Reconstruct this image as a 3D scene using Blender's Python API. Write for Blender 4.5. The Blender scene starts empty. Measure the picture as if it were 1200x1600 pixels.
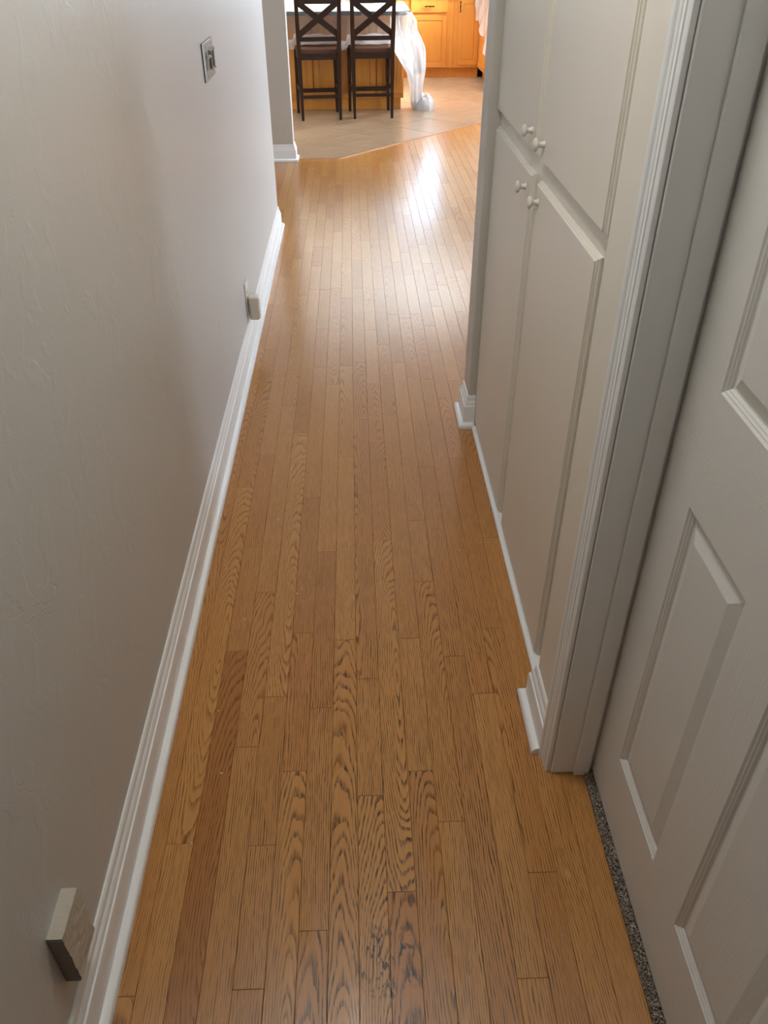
import bpy, bmesh, math, random
from mathutils import Vector, Matrix, noise as mnoise
random.seed(7)
R = math.radians
SC = bpy.context.scene
COL = SC.collection

# ------------------------------------------------------------------ camera
H_CAM = 1.54
cam_d = bpy.data.cameras.new('camera')
cam = bpy.data.objects.new('camera', cam_d); COL.objects.link(cam)
PITCH, YAW, ROLL, FPX = R(36.1197), R(2.018), R(-0.108), 1243.5
fw = Vector((math.sin(YAW)*math.cos(PITCH), math.cos(YAW)*math.cos(PITCH), -math.sin(PITCH)))
rt = Vector((math.cos(YAW), -math.sin(YAW), 0)); up = rt.cross(fw)
r2 = math.cos(ROLL)*rt + math.sin(ROLL)*up; u2 = -math.sin(ROLL)*rt + math.cos(ROLL)*up
cam.matrix_world = Matrix(((r2.x, u2.x, -fw.x, 0), (r2.y, u2.y, -fw.y, 0), (r2.z, u2.z, -fw.z, H_CAM), (0, 0, 0, 1)))
cam_d.sensor_fit = 'VERTICAL'; cam_d.sensor_height = 36.0; cam_d.lens = 36.0*FPX/1600.0
cam_d.clip_start = 0.02
SC.camera = cam

# ------------------------------------------------------------------ world, daylight, exposure
w = bpy.data.worlds.new('sky'); SC.world = w; w.use_nodes = True
wn = w.node_tree.nodes; wl = w.node_tree.links
wn.clear()
bg = wn.new('ShaderNodeBackground'); wo = wn.new('ShaderNodeOutputWorld')
bg.inputs[0].default_value = (0.62, 0.78, 1.0, 1); bg.inputs[1].default_value = 3.0
wl.new(bg.outputs[0], wo.inputs[0])
SC.view_settings.view_transform = 'Standard'; SC.view_settings.look = 'None'
SC.view_settings.gamma = 1.0; SC.view_settings.use_curve_mapping = False
SC.view_settings.exposure = 0.92

def area(name, loc, rot, sx, sy, power, color):
    d = bpy.data.lights.new(name, 'AREA'); d.shape = 'RECTANGLE'; d.size = sx; d.size_y = sy
    d.energy = power; d.color = color
    o = bpy.data.objects.new(name, d); o.location = loc; o.rotation_euler = rot; COL.objects.link(o)
    return o
# daylight standing outside each window of the house, the size of the opening
area('daylight_kitchen_window', (0.79, 12.50, 1.55), (R(-90), 0, 0), 1.00, 1.10, 4.2, (0.50, 0.79, 1.0))
area('daylight_side_window', (2.45, 10.6, 1.58), (R(90), 0, R(90)), 1.50, 1.10, 520, (0.86, 0.94, 1.0))
area('daylight_patio_door', (3.80, 6.9, 1.06), (R(90), 0, R(90)), 4.20, 2.00, 95, (0.80, 0.90, 1.0))

# ------------------------------------------------------------------ material helpers
def lin(r, g, b):
    f = lambda c: c/12.92 if c <= .04045 else ((c+.055)/1.055)**2.4
    return (f(r/255), f(g/255), f(b/255), 1)
class NB:
    def __init__(s, name):
        s.m = bpy.data.materials.new(name); s.m.use_nodes = True
        s.t = s.m.node_tree; s.t.nodes.clear()
        s.out = s.t.nodes.new('ShaderNodeOutputMaterial')
    def n(s, typ, **kw):
        nd = s.t.nodes.new('ShaderNode'+typ)
        for k, v in kw.items():
            setattr(nd, k, v)
        return nd
    def link(s, a, b): s.t.links.new(a, b)
    def put(s, inp, v):
        if isinstance(v, bpy.types.NodeSocket): s.link(v, inp)
        else: inp.default_value = v
    def math(s, op, a, b=None, c=None, clamp=False):
        nd = s.n('Math', operation=op, use_clamp=clamp)
        for i, v in enumerate((a, b, c)):
            if v is not None: s.put(nd.inputs[i], v)
        return nd.outputs[0]
    def vmath(s, op, a, b):
        nd = s.n('VectorMath', operation=op); s.put(nd.inputs[0], a); s.put(nd.inputs[1], b); return nd.outputs[0]
    def mix(s, f, a, b, mode='MIX'):
        nd = s.n('Mix', data_type='RGBA', blend_type=mode)
        s.put(nd.inputs[0], f); s.put(nd.inputs[6], a); s.put(nd.inputs[7], b); return nd.outputs[2]
    def noise(s, vec, scale, detail=2.0, rough=.5, dist=0.0):
        nd = s.n('TexNoise'); s.put(nd.inputs['Vector'], vec); nd.inputs['Scale'].default_value = scale
        nd.inputs['Detail'].default_value = detail; nd.inputs['Roughness'].default_value = rough
        nd.inputs['Distortion'].default_value = dist
        return nd.outputs['Fac']
    def step(s, v, a, b, lo=0.0, hi=1.0):
        nd = s.n('MapRange', interpolation_type='SMOOTHSTEP')
        s.put(nd.inputs[0], v); nd.inputs[1].default_value = a; nd.inputs[2].default_value = b
        nd.inputs[3].default_value = lo; nd.inputs[4].default_value = hi
        return nd.outputs[0]
    def scale(s, vec, x, y, z):
        return s.vmath('MULTIPLY', vec, (x, y, z))
    def bump(s, h, strength, dist):
        nd = s.n('Bump'); s.put(nd.inputs['Height'], h); nd.inputs['Strength'].default_value = strength
        nd.inputs['Distance'].default_value = dist; return nd.outputs[0]
    def bsdf(s, color, rough=.5, normal=None, metal=0.0, spec=.5, coat=0.0, coat_rough=.2):
        p = s.n('BsdfPrincipled'); s.put(p.inputs['Base Color'], color); s.put(p.inputs['Roughness'], rough)
        p.inputs['Metallic'].default_value = metal; s.put(p.inputs['Specular IOR Level'], spec)
        if normal is not None: s.link(normal, p.inputs['Normal'])
        p.inputs['Coat Weight'].default_value = coat; p.inputs['Coat Roughness'].default_value = coat_rough
        return p
    def done(s, sh):
        s.link(sh.outputs[0] if hasattr(sh, 'outputs') else sh, s.out.inputs[0]); return s.m
    def pos(s):
        return s.n('NewGeometry').outputs['Position']

def paint(name, col, rough, bscale=350., bstr=.12, bdist=.0006, spec=.5, var=.03, bs2=None):
    b = NB(name); p = b.pos()
    h = b.noise(p, bscale, 2)
    if bs2: h = b.math('ADD', h, b.math('MULTIPLY', b.noise(p, bs2[0], 3), bs2[1]))
    v = b.noise(p, 3.0, 3)
    c = b.mix(b.math('MULTIPLY', v, 1.0), tuple(x*(1-var) for x in col[:3])+(1,), tuple(min(1, x*(1+var)) for x in col[:3])+(1,))
    return b.done(b.bsdf(c, rough, b.bump(h, bstr, bdist), spec=spec))

M = {}
# hallway wall: trowelled eggshell paint with scratches and low ridges
def wall_mat(name, col, rough):
    b = NB(name); p = b.pos()
    h1 = b.noise(p, 260., 2)
    h2 = b.step(b.noise(b.scale(p, 1, 1, 1.0), 11.0, 4, .55, .6), .52, .62)
    cr = b.math('ABSOLUTE', b.math('SUBTRACT', b.noise(b.scale(p, 1, 1, .7), 9.0, 3, .5, 1.2), .5))
    scr = b.math('MULTIPLY', b.step(cr, .0, .006, 1, 0), b.step(b.noise(p, 4.0, 2), .58, .66))
    h = b.math('SUBTRACT', b.math('ADD', b.math('MULTIPLY', h1, .25), b.math('MULTIPLY', h2, .35)), b.math('MULTIPLY', scr, .9))
    v = b.noise(p, 2.5, 3)
    c = b.mix(v, tuple(x*.97 for x in col[:3])+(1,), tuple(x*1.02 for x in col[:3])+(1,))
    return b.done(b.bsdf(c, rough, b.bump(h, .5, .0022), spec=.5))
M['wall'] = wall_mat('wall_paint', lin(201, 201, 197), .36)
M['wall2'] = wall_mat('wall_paint_greige', lin(205, 200, 190), .5)
M['ceiling'] = paint('ceiling_paint', lin(235, 234, 230), .8, 120, .3, .002)
M['trim'] = paint('white_trim_enamel', lin(246, 247, 246), .3, 90, .12, .0008, bs2=(400, .3))
M['cab'] = paint('cream_cabinet_paint', lin(229, 222, 209), .36, 500, .06, .0004)
M['knob'] = paint('knob_paint', lin(226, 221, 210), .3, 500, .03, .0003)
M['plastic'] = paint('beige_outlet_plastic', lin(224, 217, 203), .32, 500, .02, .0002)
M['dark'] = paint('dark_void', lin(20, 18, 16), .8)
M['subfloor'] = paint('subfloor', lin(38, 24, 14), .9)
M['grout'] = paint('grout', lin(118, 98, 78), .85, 300, .3, .001)
M['granite'] = None
def simple(name, col, rough, metal=0., spec=.5):
    b = NB(name); return b.done(b.bsdf(col, rough, metal=metal, spec=spec))
M['nickel'] = simple('brushed_nickel', lin(146, 143, 137), .42, .85)
M['bronze'] = simple('dark_bronze', lin(46, 34, 26), .4, .8)
M['grey_and_shade'] = simple('grey_plastic_and_shade', lin(132, 127, 122), .6)  # plastic of the switches, and the painted shade on the wall box's end
M['glass'] = None

# moulded door skin: embossed grain
def door_mat():
    b = NB('door_white_grain'); p = b.pos()
    hv = b.noise(b.scale(p, 1, 420., 14.), 1.0, 3, .6, .4)
    hn = b.noise(b.scale(p, 300, 300., 300.), 1.0, 2)
    z = b.n('SeparateXYZ'); b.link(p, z.inputs[0])
    hh = b.noise(b.scale(p, 1, 14., 420.), 1.0, 3, .6, .4)
    railm = b.math('ADD', b.math('MULTIPLY', b.step(z.outputs[2], .83, .84), b.step(z.outputs[2], 1.0, 1.01, 1, 0)), b.step(z.outputs[2], .19, .2, 1, 0), clamp=True)
    h = b.math('ADD', b.math('ADD', b.math('MULTIPLY', hv, b.math('SUBTRACT', 1.0, railm)), b.math('MULTIPLY', hh, railm)), b.math('MULTIPLY', hn, .5))
    return b.done(b.bsdf(lin(226, 224, 218), .42, b.bump(h, .7, .0007)))
M['door'] = door_mat()

def oak_mat():
    b = NB('oak_strip_floor')
    at = b.n('Attribute', attribute_name='gco', attribute_type='GEOMETRY').outputs['Vector']
    bc = b.n('Attribute', attribute_name='brd', attribute_type='GEOMETRY')
    sep = b.n('SeparateXYZ'); b.link(at, sep.inputs[0]); x, y = sep.outputs[0], sep.outputs[1]
    sc_ = b.n('SeparateColor'); b.link(bc.outputs['Color'], sc_.inputs[0])
    tint, s1, s2 = sc_.outputs[0], sc_.outputs[1], sc_.outputs[2]
    pos = b.pos(); ps = b.n('SeparateXYZ'); b.link(pos, ps.inputs[0])
    off = b.n('CombineXYZ'); b.put(off.inputs[0], b.math('MULTIPLY', s1, 37.)); b.put(off.inputs[1], b.math('MULTIPLY', s2, 53.)); b.put(off.inputs[2], b.math('MULTIPLY', tint, 19.))
    gv = b.vmath('ADD', at, off.outputs[0])
    # growth rings of a log, the strip cut out of it off-centre and slightly out of line
    d1 = b.math('SUBTRACT', b.noise(b.scale(gv, 14., 3.2, 5.), 1.0, 2.5, .5), .5)
    d2 = b.math('SUBTRACT', b.noise(b.scale(gv, 60., 9., 5.), 1.0, 2, .5), .5)
    cx = b.math('MULTIPLY', b.math('SUBTRACT', s1, .5), .085)
    cx2 = b.math('MULTIPLY', b.step(s2, .42, .50), .16)            # rift-sawn strips: far from the heart
    xx = b.math('SUBTRACT', x, b.math('ADD', cx, cx2))
    y0 = b.math('MULTIPLY', b.math('SUBTRACT', s2, .35), 1.1)
    tilt = b.math('MULTIPLY_ADD', s1, .10, .03)
    zz = b.math('MULTIPLY_ADD', b.math('SUBTRACT', y, y0), tilt, .004)
    rr = b.math('SQRT', b.math('ADD', b.math('MULTIPLY', xx, xx), b.math('MULTIPLY', zz, zz)))
    rr = b.math('ADD', rr, b.math('ADD', b.math('MULTIPLY', d1, .030), b.math('MULTIPLY', d2, .0035)))
    ph = b.math('FRACT', b.math('MULTIPLY', rr, b.math('MULTIPLY_ADD', tint, 60., 175.)))
    early = b.math('MULTIPLY', b.step(ph, .0, .62, 1, 0), b.step(ph, .0, .08))   # porous early wood fades into late wood
    pores = b.step(b.noise(b.scale(gv, 520., 22., 5.), 1.0, 2, .6), .44, .58)
    fleck = b.noise(b.scale(gv, 240., 5., 5.), 1.0, 3, .6)
    # worn lacquer: dirt has settled into the pores of the near, much walked strips
    wx = b.math('SUBTRACT', ps.outputs[0], .04)
    trk = b.math('POWER', 2.718, b.math('MULTIPLY', b.math('MULTIPLY', wx, wx), -7.))
    wy = b.step(ps.outputs[1], .8, 2.7, 1, 0)
    wn_ = b.noise(b.scale(pos, 8., 1.8, 1.), 1.0, 3, .6)
    wear = b.math('MULTIPLY', b.math('MULTIPLY', trk, wy), b.math('ADD', b.step(wn_, .30, .52), b.math('MULTIPLY', s2, .5)), clamp=True)
    base = b.mix(tint, lin(191, 131, 71), lin(207, 150, 85))
    base = b.mix(b.step(s1, .94, .96), base, lin(178, 118, 60))
    base = b.mix(b.math('MULTIPLY', b.step(s2, .0, .10, 1, 0), .5), base, lin(192, 120, 66))
    dk = b.mix(tint, lin(112, 64, 24), lin(128, 78, 34))
    amt = b.math('MULTIPLY', early, b.math('MULTIPLY_ADD', pores, .62, .24))
    c = b.mix(amt, base, dk)
    c = b.mix(b.math('MULTIPLY', b.step(fleck, .35, .75), .22), c, lin(140, 88, 42))
    dirt = b.math('MULTIPLY', b.math('MULTIPLY', b.step(early, .12, .7), b.math('MULTIPLY_ADD', pores, .92, .08)), wear)
    c = b.mix(b.math('MULTIPLY', dirt, .92), c, lin(48, 36, 22))
    # black stains by the door
    sx = b.math('SUBTRACT', ps.outputs[0], .03); sy = b.math('SUBTRACT', ps.outputs[1], .70)
    sd = b.math('ADD', b.math('MULTIPLY', b.math('MULTIPLY', sx, sx), 190.), b.math('MULTIPLY', b.math('MULTIPLY', sy, sy), 130.))
    spots = b.math('MULTIPLY', b.step(sd, .3, 1.0, 1, 0), b.step(b.noise(b.scale(pos, 170., 60., 1.), 1.0, 2, .6), .53, .59))
    spots = b.math('MULTIPLY', spots, b.step(b.noise(b.scale(pos, 30., 24., 1.), 1.0, 1), .42, .52))
    c = b.mix(b.math('MULTIPLY', spots, .9), c, lin(24, 20, 18))
    rough = b.math('ADD', b.math('MULTIPLY_ADD', b.noise(b.scale(pos, 7., 3., 1.), 1.0, 3), .08, .15), b.math('MULTIPLY', wear, .16))
    wob = b.noise(b.scale(pos, 26., 5., 1.), 1.0, 2)
    h = b.math('ADD', b.math('MULTIPLY', b.math('MULTIPLY', early, pores), -.35), b.math('MULTIPLY', wob, 1.4))
    return b.done(b.bsdf(c, rough, b.bump(h, .25, .0006), spec=.5))
M['oak'] = oak_mat()

def maple_mat():
    b = NB('honey_maple'); p = b.n('TexCoord').outputs['Object']
    g = b.noise(b.scale(p, 30., 30., 3.), 1.0, 4, .6, .3)
    v = b.noise(p, 3.0, 2)
    c = b.mix(g, lin(198, 124, 46), lin(224, 156, 72))
    c = b.mix(b.math('MULTIPLY', b.step(v, .4, .7), .25), c, lin(188, 112, 38))
    return b.done(b.bsdf(c, .34, spec=.5))
M['maple'] = maple_mat()
def espresso():
    b = NB('espresso_wood'); p = b.n('TexCoord').outputs['Object']
    g = b.noise(b.scale(p, 60., 60., 6.), 1.0, 3, .6)
    c = b.mix(g, lin(28, 14, 9), lin(46, 25, 16))
    return b.done(b.bsdf(c, .32, spec=.5))
M['espresso'] = espresso()
def seatm():
    b = NB('brown_seat'); p = b.n('TexCoord').outputs['Object']
    c = b.mix(b.noise(p, 30., 3), lin(74, 40, 22), lin(92, 52, 30))
    return b.done(b.bsdf(c, .4))
M['seat'] = seatm()
def tile_mat():
    b = NB('beige_stone_tile'); p = b.pos()
    n1 = b.noise(p, 5., 5, .6, .5); n2 = b.noise(p, 24., 4, .6)
    c = b.mix(n1, lin(154, 126, 98), lin(190, 163, 136))
    c = b.mix(b.math('MULTIPLY', b.step(n2, .5, .75), .35), c, lin(138, 112, 84))
    r = b.math('MULTIPLY_ADD', n2, .12, .16)
    return b.done(b.bsdf(c, r, b.bump(n1, .1, .002), spec=.5))
M['tile'] = tile_mat()
def granite():
    b = NB('dark_granite'); p = b.pos()
    c = b.mix(b.step(b.noise(p, 240., 3), .45, .65), lin(36, 38, 40), lin(104, 106, 108))
    return b.done(b.bsdf(c, .15))
M['granite'] = granite()
def film(name, opac, col):
    b = NB(name); p = b.pos()
    n = b.noise(p, 6., 3, .5, .5)
    f = b.math('MULTIPLY_ADD', b.step(n, .3, .75), .10, opac, clamp=True)
    d = b.n('BsdfDiffuse'); d.inputs[0].default_value = col
    t = b.n('BsdfTranslucent'); t.inputs[0].default_value = col
    m1 = b.n('MixShader'); m1.inputs[0].default_value = .5; b.link(d.outputs[0], m1.inputs[1]); b.link(t.outputs[0], m1.inputs[2])
    tr = b.n('BsdfTransparent')
    m2 = b.n('MixShader'); b.link(f, m2.inputs[0]); b.link(tr.outputs[0], m2.inputs[1]); b.link(m1.outputs[0], m2.inputs[2])
    g = b.n('BsdfGlossy'); g.inputs['Roughness'].default_value = .16; g.inputs[0].default_value = (1, 1, 1, 1)
    b.link(b.bump(b.noise(p, 22., 2), .4, .004), g.inputs['Normal'])
    fr = b.n('Fresnel'); fr.inputs[0].default_value = 1.5
    m3 = b.n('MixShader'); b.link(fr.outputs[0], m3.inputs[0]); b.link(m2.outputs[0], m3.inputs[1]); b.link(g.outputs[0], m3.inputs[2])
    return b.done(m3)
M['film'] = film('plastic_film', .12, (.92, .93, .95, 1))
M['film2'] = film('plastic_film_folded', .50, (.94, .95, .96, 1))
M['film3'] = film('plastic_film_bunched', .78, (.84, .84, .86, 1))
def film_layers():
    """the gathered corner: one layer at the counter edge, many where it is bunched lower down"""
    m = film('plastic_film_gathered', .2, (.80, .81, .83, 1)); t = m.node_tree
    add = [n for n in t.nodes if n.type == 'MATH' and n.operation == 'MULTIPLY_ADD'][0]
    g = t.nodes.new('ShaderNodeNewGeometry'); sp_ = t.nodes.new('ShaderNodeSeparateXYZ'); mr = t.nodes.new('ShaderNodeMapRange')
    t.links.new(g.outputs['Position'], sp_.inputs[0]); t.links.new(sp_.outputs[2], mr.inputs[0])
    mr.inputs[1].default_value = .76; mr.inputs[2].default_value = .52; mr.inputs[3].default_value = .10; mr.inputs[4].default_value = .75
    t.links.new(mr.outputs[0], add.inputs[2]); return m
M['film4'] = film_layers()
def glassm():
    b = NB('window_glass'); tr = b.n('BsdfTransparent'); g = b.n('BsdfGlossy'); g.inputs['Roughness'].default_value = .02
    fr = b.n('Fresnel'); fr.inputs[0].default_value = 1.45
    m = b.n('MixShader'); b.link(fr.outputs[0], m.inputs[0]); b.link(tr.outputs[0], m.inputs[1]); b.link(g.outputs[0], m.inputs[2])
    return b.done(m)
M['glass'] = glassm()
def carpetm():
    b = NB('carpet_pile'); p = b.pos()
    c = b.mix(b.step(b.noise(p, 420., 2), .4, .6), lin(120, 106, 92), lin(205, 194, 180))
    return b.done(b.bsdf(c, .9, spec=.1))
M['carpet'] = carpetm()
def roughbox():
    b = NB('rough_beige_coat'); p = b.pos()
    h = b.noise(p, 520., 3, .7)
    return b.done(b.bsdf(lin(206, 197, 180), .55, b.bump(h, .55, .0025)))
M['roughbox'] = roughbox()

# ------------------------------------------------------------------ mesh helpers
class MB:
    def __init__(s): s.v = []; s.f = []
    def add(s, vs, fs):
        o = len(s.v); s.v += [tuple(p) for p in vs]; s.f += [tuple(i+o for i in q) for q in fs]; return s
    def box(s, x0, x1, y0, y1, z0, z1, bev=0.0, seg=1):
        if bev <= 0:
            return s.add([(x0,y0,z0),(x1,y0,z0),(x1,y1,z0),(x0,y1,z0),(x0,y0,z1),(x1,y0,z1),(x1,y1,z1),(x0,y1,z1)],
                         [(0,3,2,1),(4,5,6,7),(0,1,5,4),(1,2,6,5),(2,3,7,6),(3,0,4,7)])
        bm = bmesh.new(); bmesh.ops.create_cube(bm, size=1.0)
        for q in bm.verts: q.co = Vector(((x0+x1)/2+q.co.x*(x1-x0), (y0+y1)/2+q.co.y*(y1-y0), (z0+z1)/2+q.co.z*(z1-z0)))
        bmesh.ops.bevel(bm, geom=list(bm.edges), offset=bev, segments=seg, profile=.5, affect='EDGES')
        bm.verts.index_update()
        s.add([q.co[:] for q in bm.verts], [[q.index for q in f.verts] for f in bm.faces]); bm.free(); return s
    def beam(s, a, b, wa, wb=None, side=(1,0,0)):
        """tapered rectangular bar from a to b, section (w along side, w across)"""
        wb = wb or wa; a, b = Vector(a), Vector(b); d = (b-a).normalized(); u = Vector(side); u = (u-d*u.dot(d)).normalized(); v = d.cross(u)
        vs = [c+u*sx*w_[0]/2+v*sy*w_[1]/2 for c, w_ in ((a,wa),(b,wb)) for sx, sy in ((-1,-1),(1,-1),(1,1),(-1,1))]
        return s.add(vs, [(0,3,2,1),(4,5,6,7),(0,1,5,4),(1,2,6,5),(2,3,7,6),(3,0,4,7)])
    def lathe(s, c, axis, prof, n=20):
        ax = Vector(axis).normalized(); t = Vector((0,0,1)) if abs(ax.z) < .9 else Vector((1,0,0)); u = ax.cross(t).normalized(); v = ax.cross(u); c = Vector(c)
        vs = []; fs = []
        for r, h in prof:
            for k in range(n):
                a = 2*math.pi*k/n; vs.append(c+ax*h+(u*math.cos(a)+v*math.sin(a))*max(r, 1e-5))
        for i in range(len(prof)-1):
            for k in range(n): fs.append((i*n+k, i*n+(k+1)%n, (i+1)*n+(k+1)%n, (i+1)*n+k))
        fs.append(tuple(range(n-1,-1,-1))); fs.append(tuple((len(prof)-1)*n+k for k in range(n)))
        return s.add(vs, fs)
    def sweep(s, path, prof, cap=True):
        """profile (d, z) run along a plan path; d is measured to the right of travel, corners mitred"""
        P = [Vector(p) for p in path]; n = len(P); m = len(prof); vs = []; fs = []
        nr = lambda a, b: Vector(((b-a).y, -(b-a).x)).normalized()
        for i in range(n):
            if i == 0: o = nr(P[0], P[1])
            elif i == n-1: o = nr(P[-2], P[-1])
            else:
                n1, n2 = nr(P[i-1], P[i]), nr(P[i], P[i+1]); o = (n1+n2)/(1+n1.dot(n2))
            vs += [(P[i].x+o.x*d, P[i].y+o.y*d, z) for d, z in prof]
        for i in range(n-1):
            for k in range(m):
                k2 = (k+1) % m; fs.append((i*m+k, (i+1)*m+k, (i+1)*m+k2, i*m+k2))
        if cap: fs.append(tuple(range(m))); fs.append(tuple((n-1)*m+k for k in range(m-1,-1,-1)))
        return s.add(vs, fs)
    def map(s, fn): s.v = [tuple(fn(*p)) for p in s.v]; return s
    def build(s, name, mat, parent=None, loc=None, smooth=False, mats=None, fm=None):
        o_ = Vector(loc) if loc is not None else (ORG.get(parent.name, Vector()) if parent is not None else Vector())
        me = bpy.data.meshes.new(name); me.from_pydata([Vector(p)-o_ for p in s.v], [], s.f); me.validate()
        bm = bmesh.new(); bm.from_mesh(me); bmesh.ops.recalc_face_normals(bm, faces=bm.faces); bm.to_mesh(me); bm.free()
        me.materials.append(M[mat] if isinstance(mat, str) else mat)
        if smooth:
            for p in me.polygons: p.use_smooth = True
        o = bpy.data.objects.new(name, me); COL.objects.link(o)
        if parent is not None: o.parent = parent; ORG[o.name] = o_
        elif loc is not None: o.location = o_; ORG[o.name] = o_
        return o
ORG = {}
def tag(o, label=None, cat=None, group=None, kind=None):
    for k, v in (('label', label), ('category', cat), ('group', group), ('kind', kind)):
        if v: o[k] = v
    return o
def empty(name, loc=(0,0,0), rz=0.0):
    o = bpy.data.objects.new(name, None); COL.objects.link(o); o.location = loc; o.rotation_euler.z = rz
    o.empty_display_size = .1; ORG[o.name] = Vector(loc) if rz == 0 else Vector(); return o
def struct(name, mb, mat, parent=None, loc=None, smooth=False):
    o = mb.build(name, mat, parent, loc, smooth)
    if parent is None: o['kind'] = 'structure'
    return o
def smooth_by_angle(o, ang=40):
    me = o.data
    for p in me.polygons: p.use_smooth = True
    bm = bmesh.new(); bm.from_mesh(me)
    for e in bm.edges:
        if len(e.link_faces) == 2 and e.calc_face_angle(0) > R(ang): e.smooth = False
    bm.to_mesh(me); bm.free()

# ------------------------------------------------------------------ the shell
XL, XR = -.488, .413                    # faces of the hallway walls
ZC = 2.44
D0, D1 = .318, 1.093                    # door opening (far jamb face at D1)
NY0, NY1, PY = 1.301, 2.667, 2.793      # cabinet niche and the wall end beyond it
LEND = 5.255                            # end of the left wall
S0, S1 = 7.08, 7.20                     # wall stub on the left beyond the opening
struct('wall_left', MB().box(XL-.12, XL, -4.6, LEND, 0, ZC, .004, 2), 'wall')
struct('wall_left_far', MB().box(-2.6, XL, S0, S1, 0, ZC, .004, 2), 'wall2')
struct('wall_left_passage', MB().box(-2.72, -2.6, LEND-.12, S1, 0, ZC), 'wall2')
struct('wall_left_back', MB().box(-2.6, XL-.12, LEND-.12, LEND, 0, ZC), 'wall2')
struct('wall_behind', MB().box(XL-.12, 1.6, -4.72, -4.6, 0, ZC), 'wall')
struct('wall_right_near', MB().box(XR, XR+.115, -4.6, D0-.018, 0, ZC), 'wall')
struct('wall_right_above_door', MB().box(XR, XR+.115, D0-.018, D1+.018, 2.068, ZC), 'wall')
struct('wall_right_strip', MB().box(XR, XR+.115, D1+.018, NY0, 0, ZC, .003, 2), 'cab')
struct('wall_right_pilaster', MB().box(XR, 3.7, NY1, PY, 0, ZC, .004, 2), 'wall2')
struct('wall_right_above_cabinet', MB().box(XR, XR+.115, NY0, NY1, 2.2, ZC), 'wall')
struct('wall_closet', MB().box(1.5, 1.6, -4.6, NY1, 0, ZC), 'wall2')
struct('wall_closet_end', MB().box(XR+.115, 1.5, D1+.13, D1+.18, 0, ZC), 'wall2')
KX, KY = 2.27, 12.32
def wall_with_hole(name, axis, c0, c1, a0, a1, holes, mat):
    mb = MB(); cur = a0
    def bx(p0, p1, z0, z1):
        if axis == 'x': mb.box(c0, c1, p0, p1, z0, z1)
        else: mb.box(p0, p1, c0, c1, z0, z1)
    for h0, h1, z0, z1 in sorted(holes):
        bx(cur, h0, 0, ZC)
        if z0 > 0: bx(h0, h1, 0, z0)
        bx(h0, h1, z1, ZC); cur = h1
    bx(cur, a1, 0, ZC)
    return struct(name, mb, mat)
wall_with_hole('wall_kitchen_back', 'y', KY, KY+.14, -2.72, KX+.14, [(.28, 1.30, 1.0, 2.10)], 'wall2')
wall_with_hole('wall_kitchen_right', 'x', KX, KX+.14, 9.3, KY, [(9.85, 11.35, 1.03, 2.13)], 'wall2')
struct('wall_kitchen_step', MB().box(KX+.14, 3.7, 9.3, 9.44, 0, ZC), 'wall2')
wall_with_hole('wall_dining_right', 'x', 3.6, 3.72, PY, 9.3, [(4.8, 9.0, .02, 2.06)], 'wall2')
struct('wall_kitchen_left', MB().box(-2.72, -2.6, S1, KY, 0, ZC), 'wall2')
struct('ceiling', MB().box(-2.75, 3.75, -4.75, 12.5, ZC, ZC+.1), 'ceiling')

def window(name, axis, c, a0, a1, z0, z1, mull):
    w_ = empty(name, ((c, (a0+a1)/2, z0) if axis == 'x' else ((a0+a1)/2, c, z0))); w_['kind'] = 'structure'
    f = MB()
    def bx(mb, p0, p1, q0, q1, t0, t1):
        if axis == 'x': mb.box(c+t0, c+t1, p0, p1, q0, q1)
        else: mb.box(p0, p1, c+t0, c+t1, q0, q1)
    fr = .045
    bx(f, a0, a1, z0, z0+fr, .02, .09); bx(f, a0, a1, z1-fr, z1, .02, .09)
    bx(f, a0, a0+fr, z0+fr, z1-fr, .02, .09); bx(f, a1-fr, a1, z0+fr, z1-fr, .02, .09)
    for m_ in mull: bx(f, m_-.025, m_+.025, z0+fr, z1-fr, .02, .09)
    f.build('window_frame', 'trim', w_)
    edges = [a0+fr]+[v for m_ in mull for v in (m_-.025, m_+.025)]+[a1-fr]
    for i in range(0, len(edges), 2):
        g = MB(); bx(g, edges[i], edges[i+1], z0+fr, z1-fr, .05, .056); g.build('pane', 'glass', w_)
    return w_
window('window_1', 'y', KY, .28, 1.30, 1.0, 2.10, [.79])
window('window_2', 'x', KX, 9.85, 11.35, 1.03, 2.13, [10.6])
window('window_3', 'x', 3.6, 4.8, 9.0, .02, 2.06, [6.2, 7.6])

# ------------------------------------------------------------------ baseboards with their shoe moulding
BASE = [(0,0),(.0165,0),(.0165,.082),(.0150,.088),(.0118,.090),(.0118,.097),(.0098,.103),(.0065,.108),(.0065,.118),(.0045,.125),(.002,.1275),(0,.1275)]
SHOE = [(.0165,0),(.033,0),(.033,.008),(.0315,.0125),(.028,.017),(.0225,.020),(.0165,.021)]
def baseboard(name, path):
    o = struct(name, MB().sweep(path, BASE), 'trim')
    c = MB().sweep(path, SHOE).build('shoe_moulding', 'trim', o); smooth_by_angle(c, 50); smooth_by_angle(o, 30)
baseboard('baseboard_left', [(XL,-4.6),(XL,LEND),(-2.6,LEND)])
baseboard('baseboard_left_far', [(-2.6,S0),(XL,S0),(XL,S1),(-2.6,S1)])
baseboard('baseboard_right', [(.4395,NY0),(XR,NY0),(XR,1.1445)])
baseboard('baseboard_right_pilaster', [(3.6,PY),(XR,PY),(XR,NY1),(.4395,NY1)])
baseboard('baseboard_right_near', [(XR,D0-.052),(XR,-4.6)])

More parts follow.
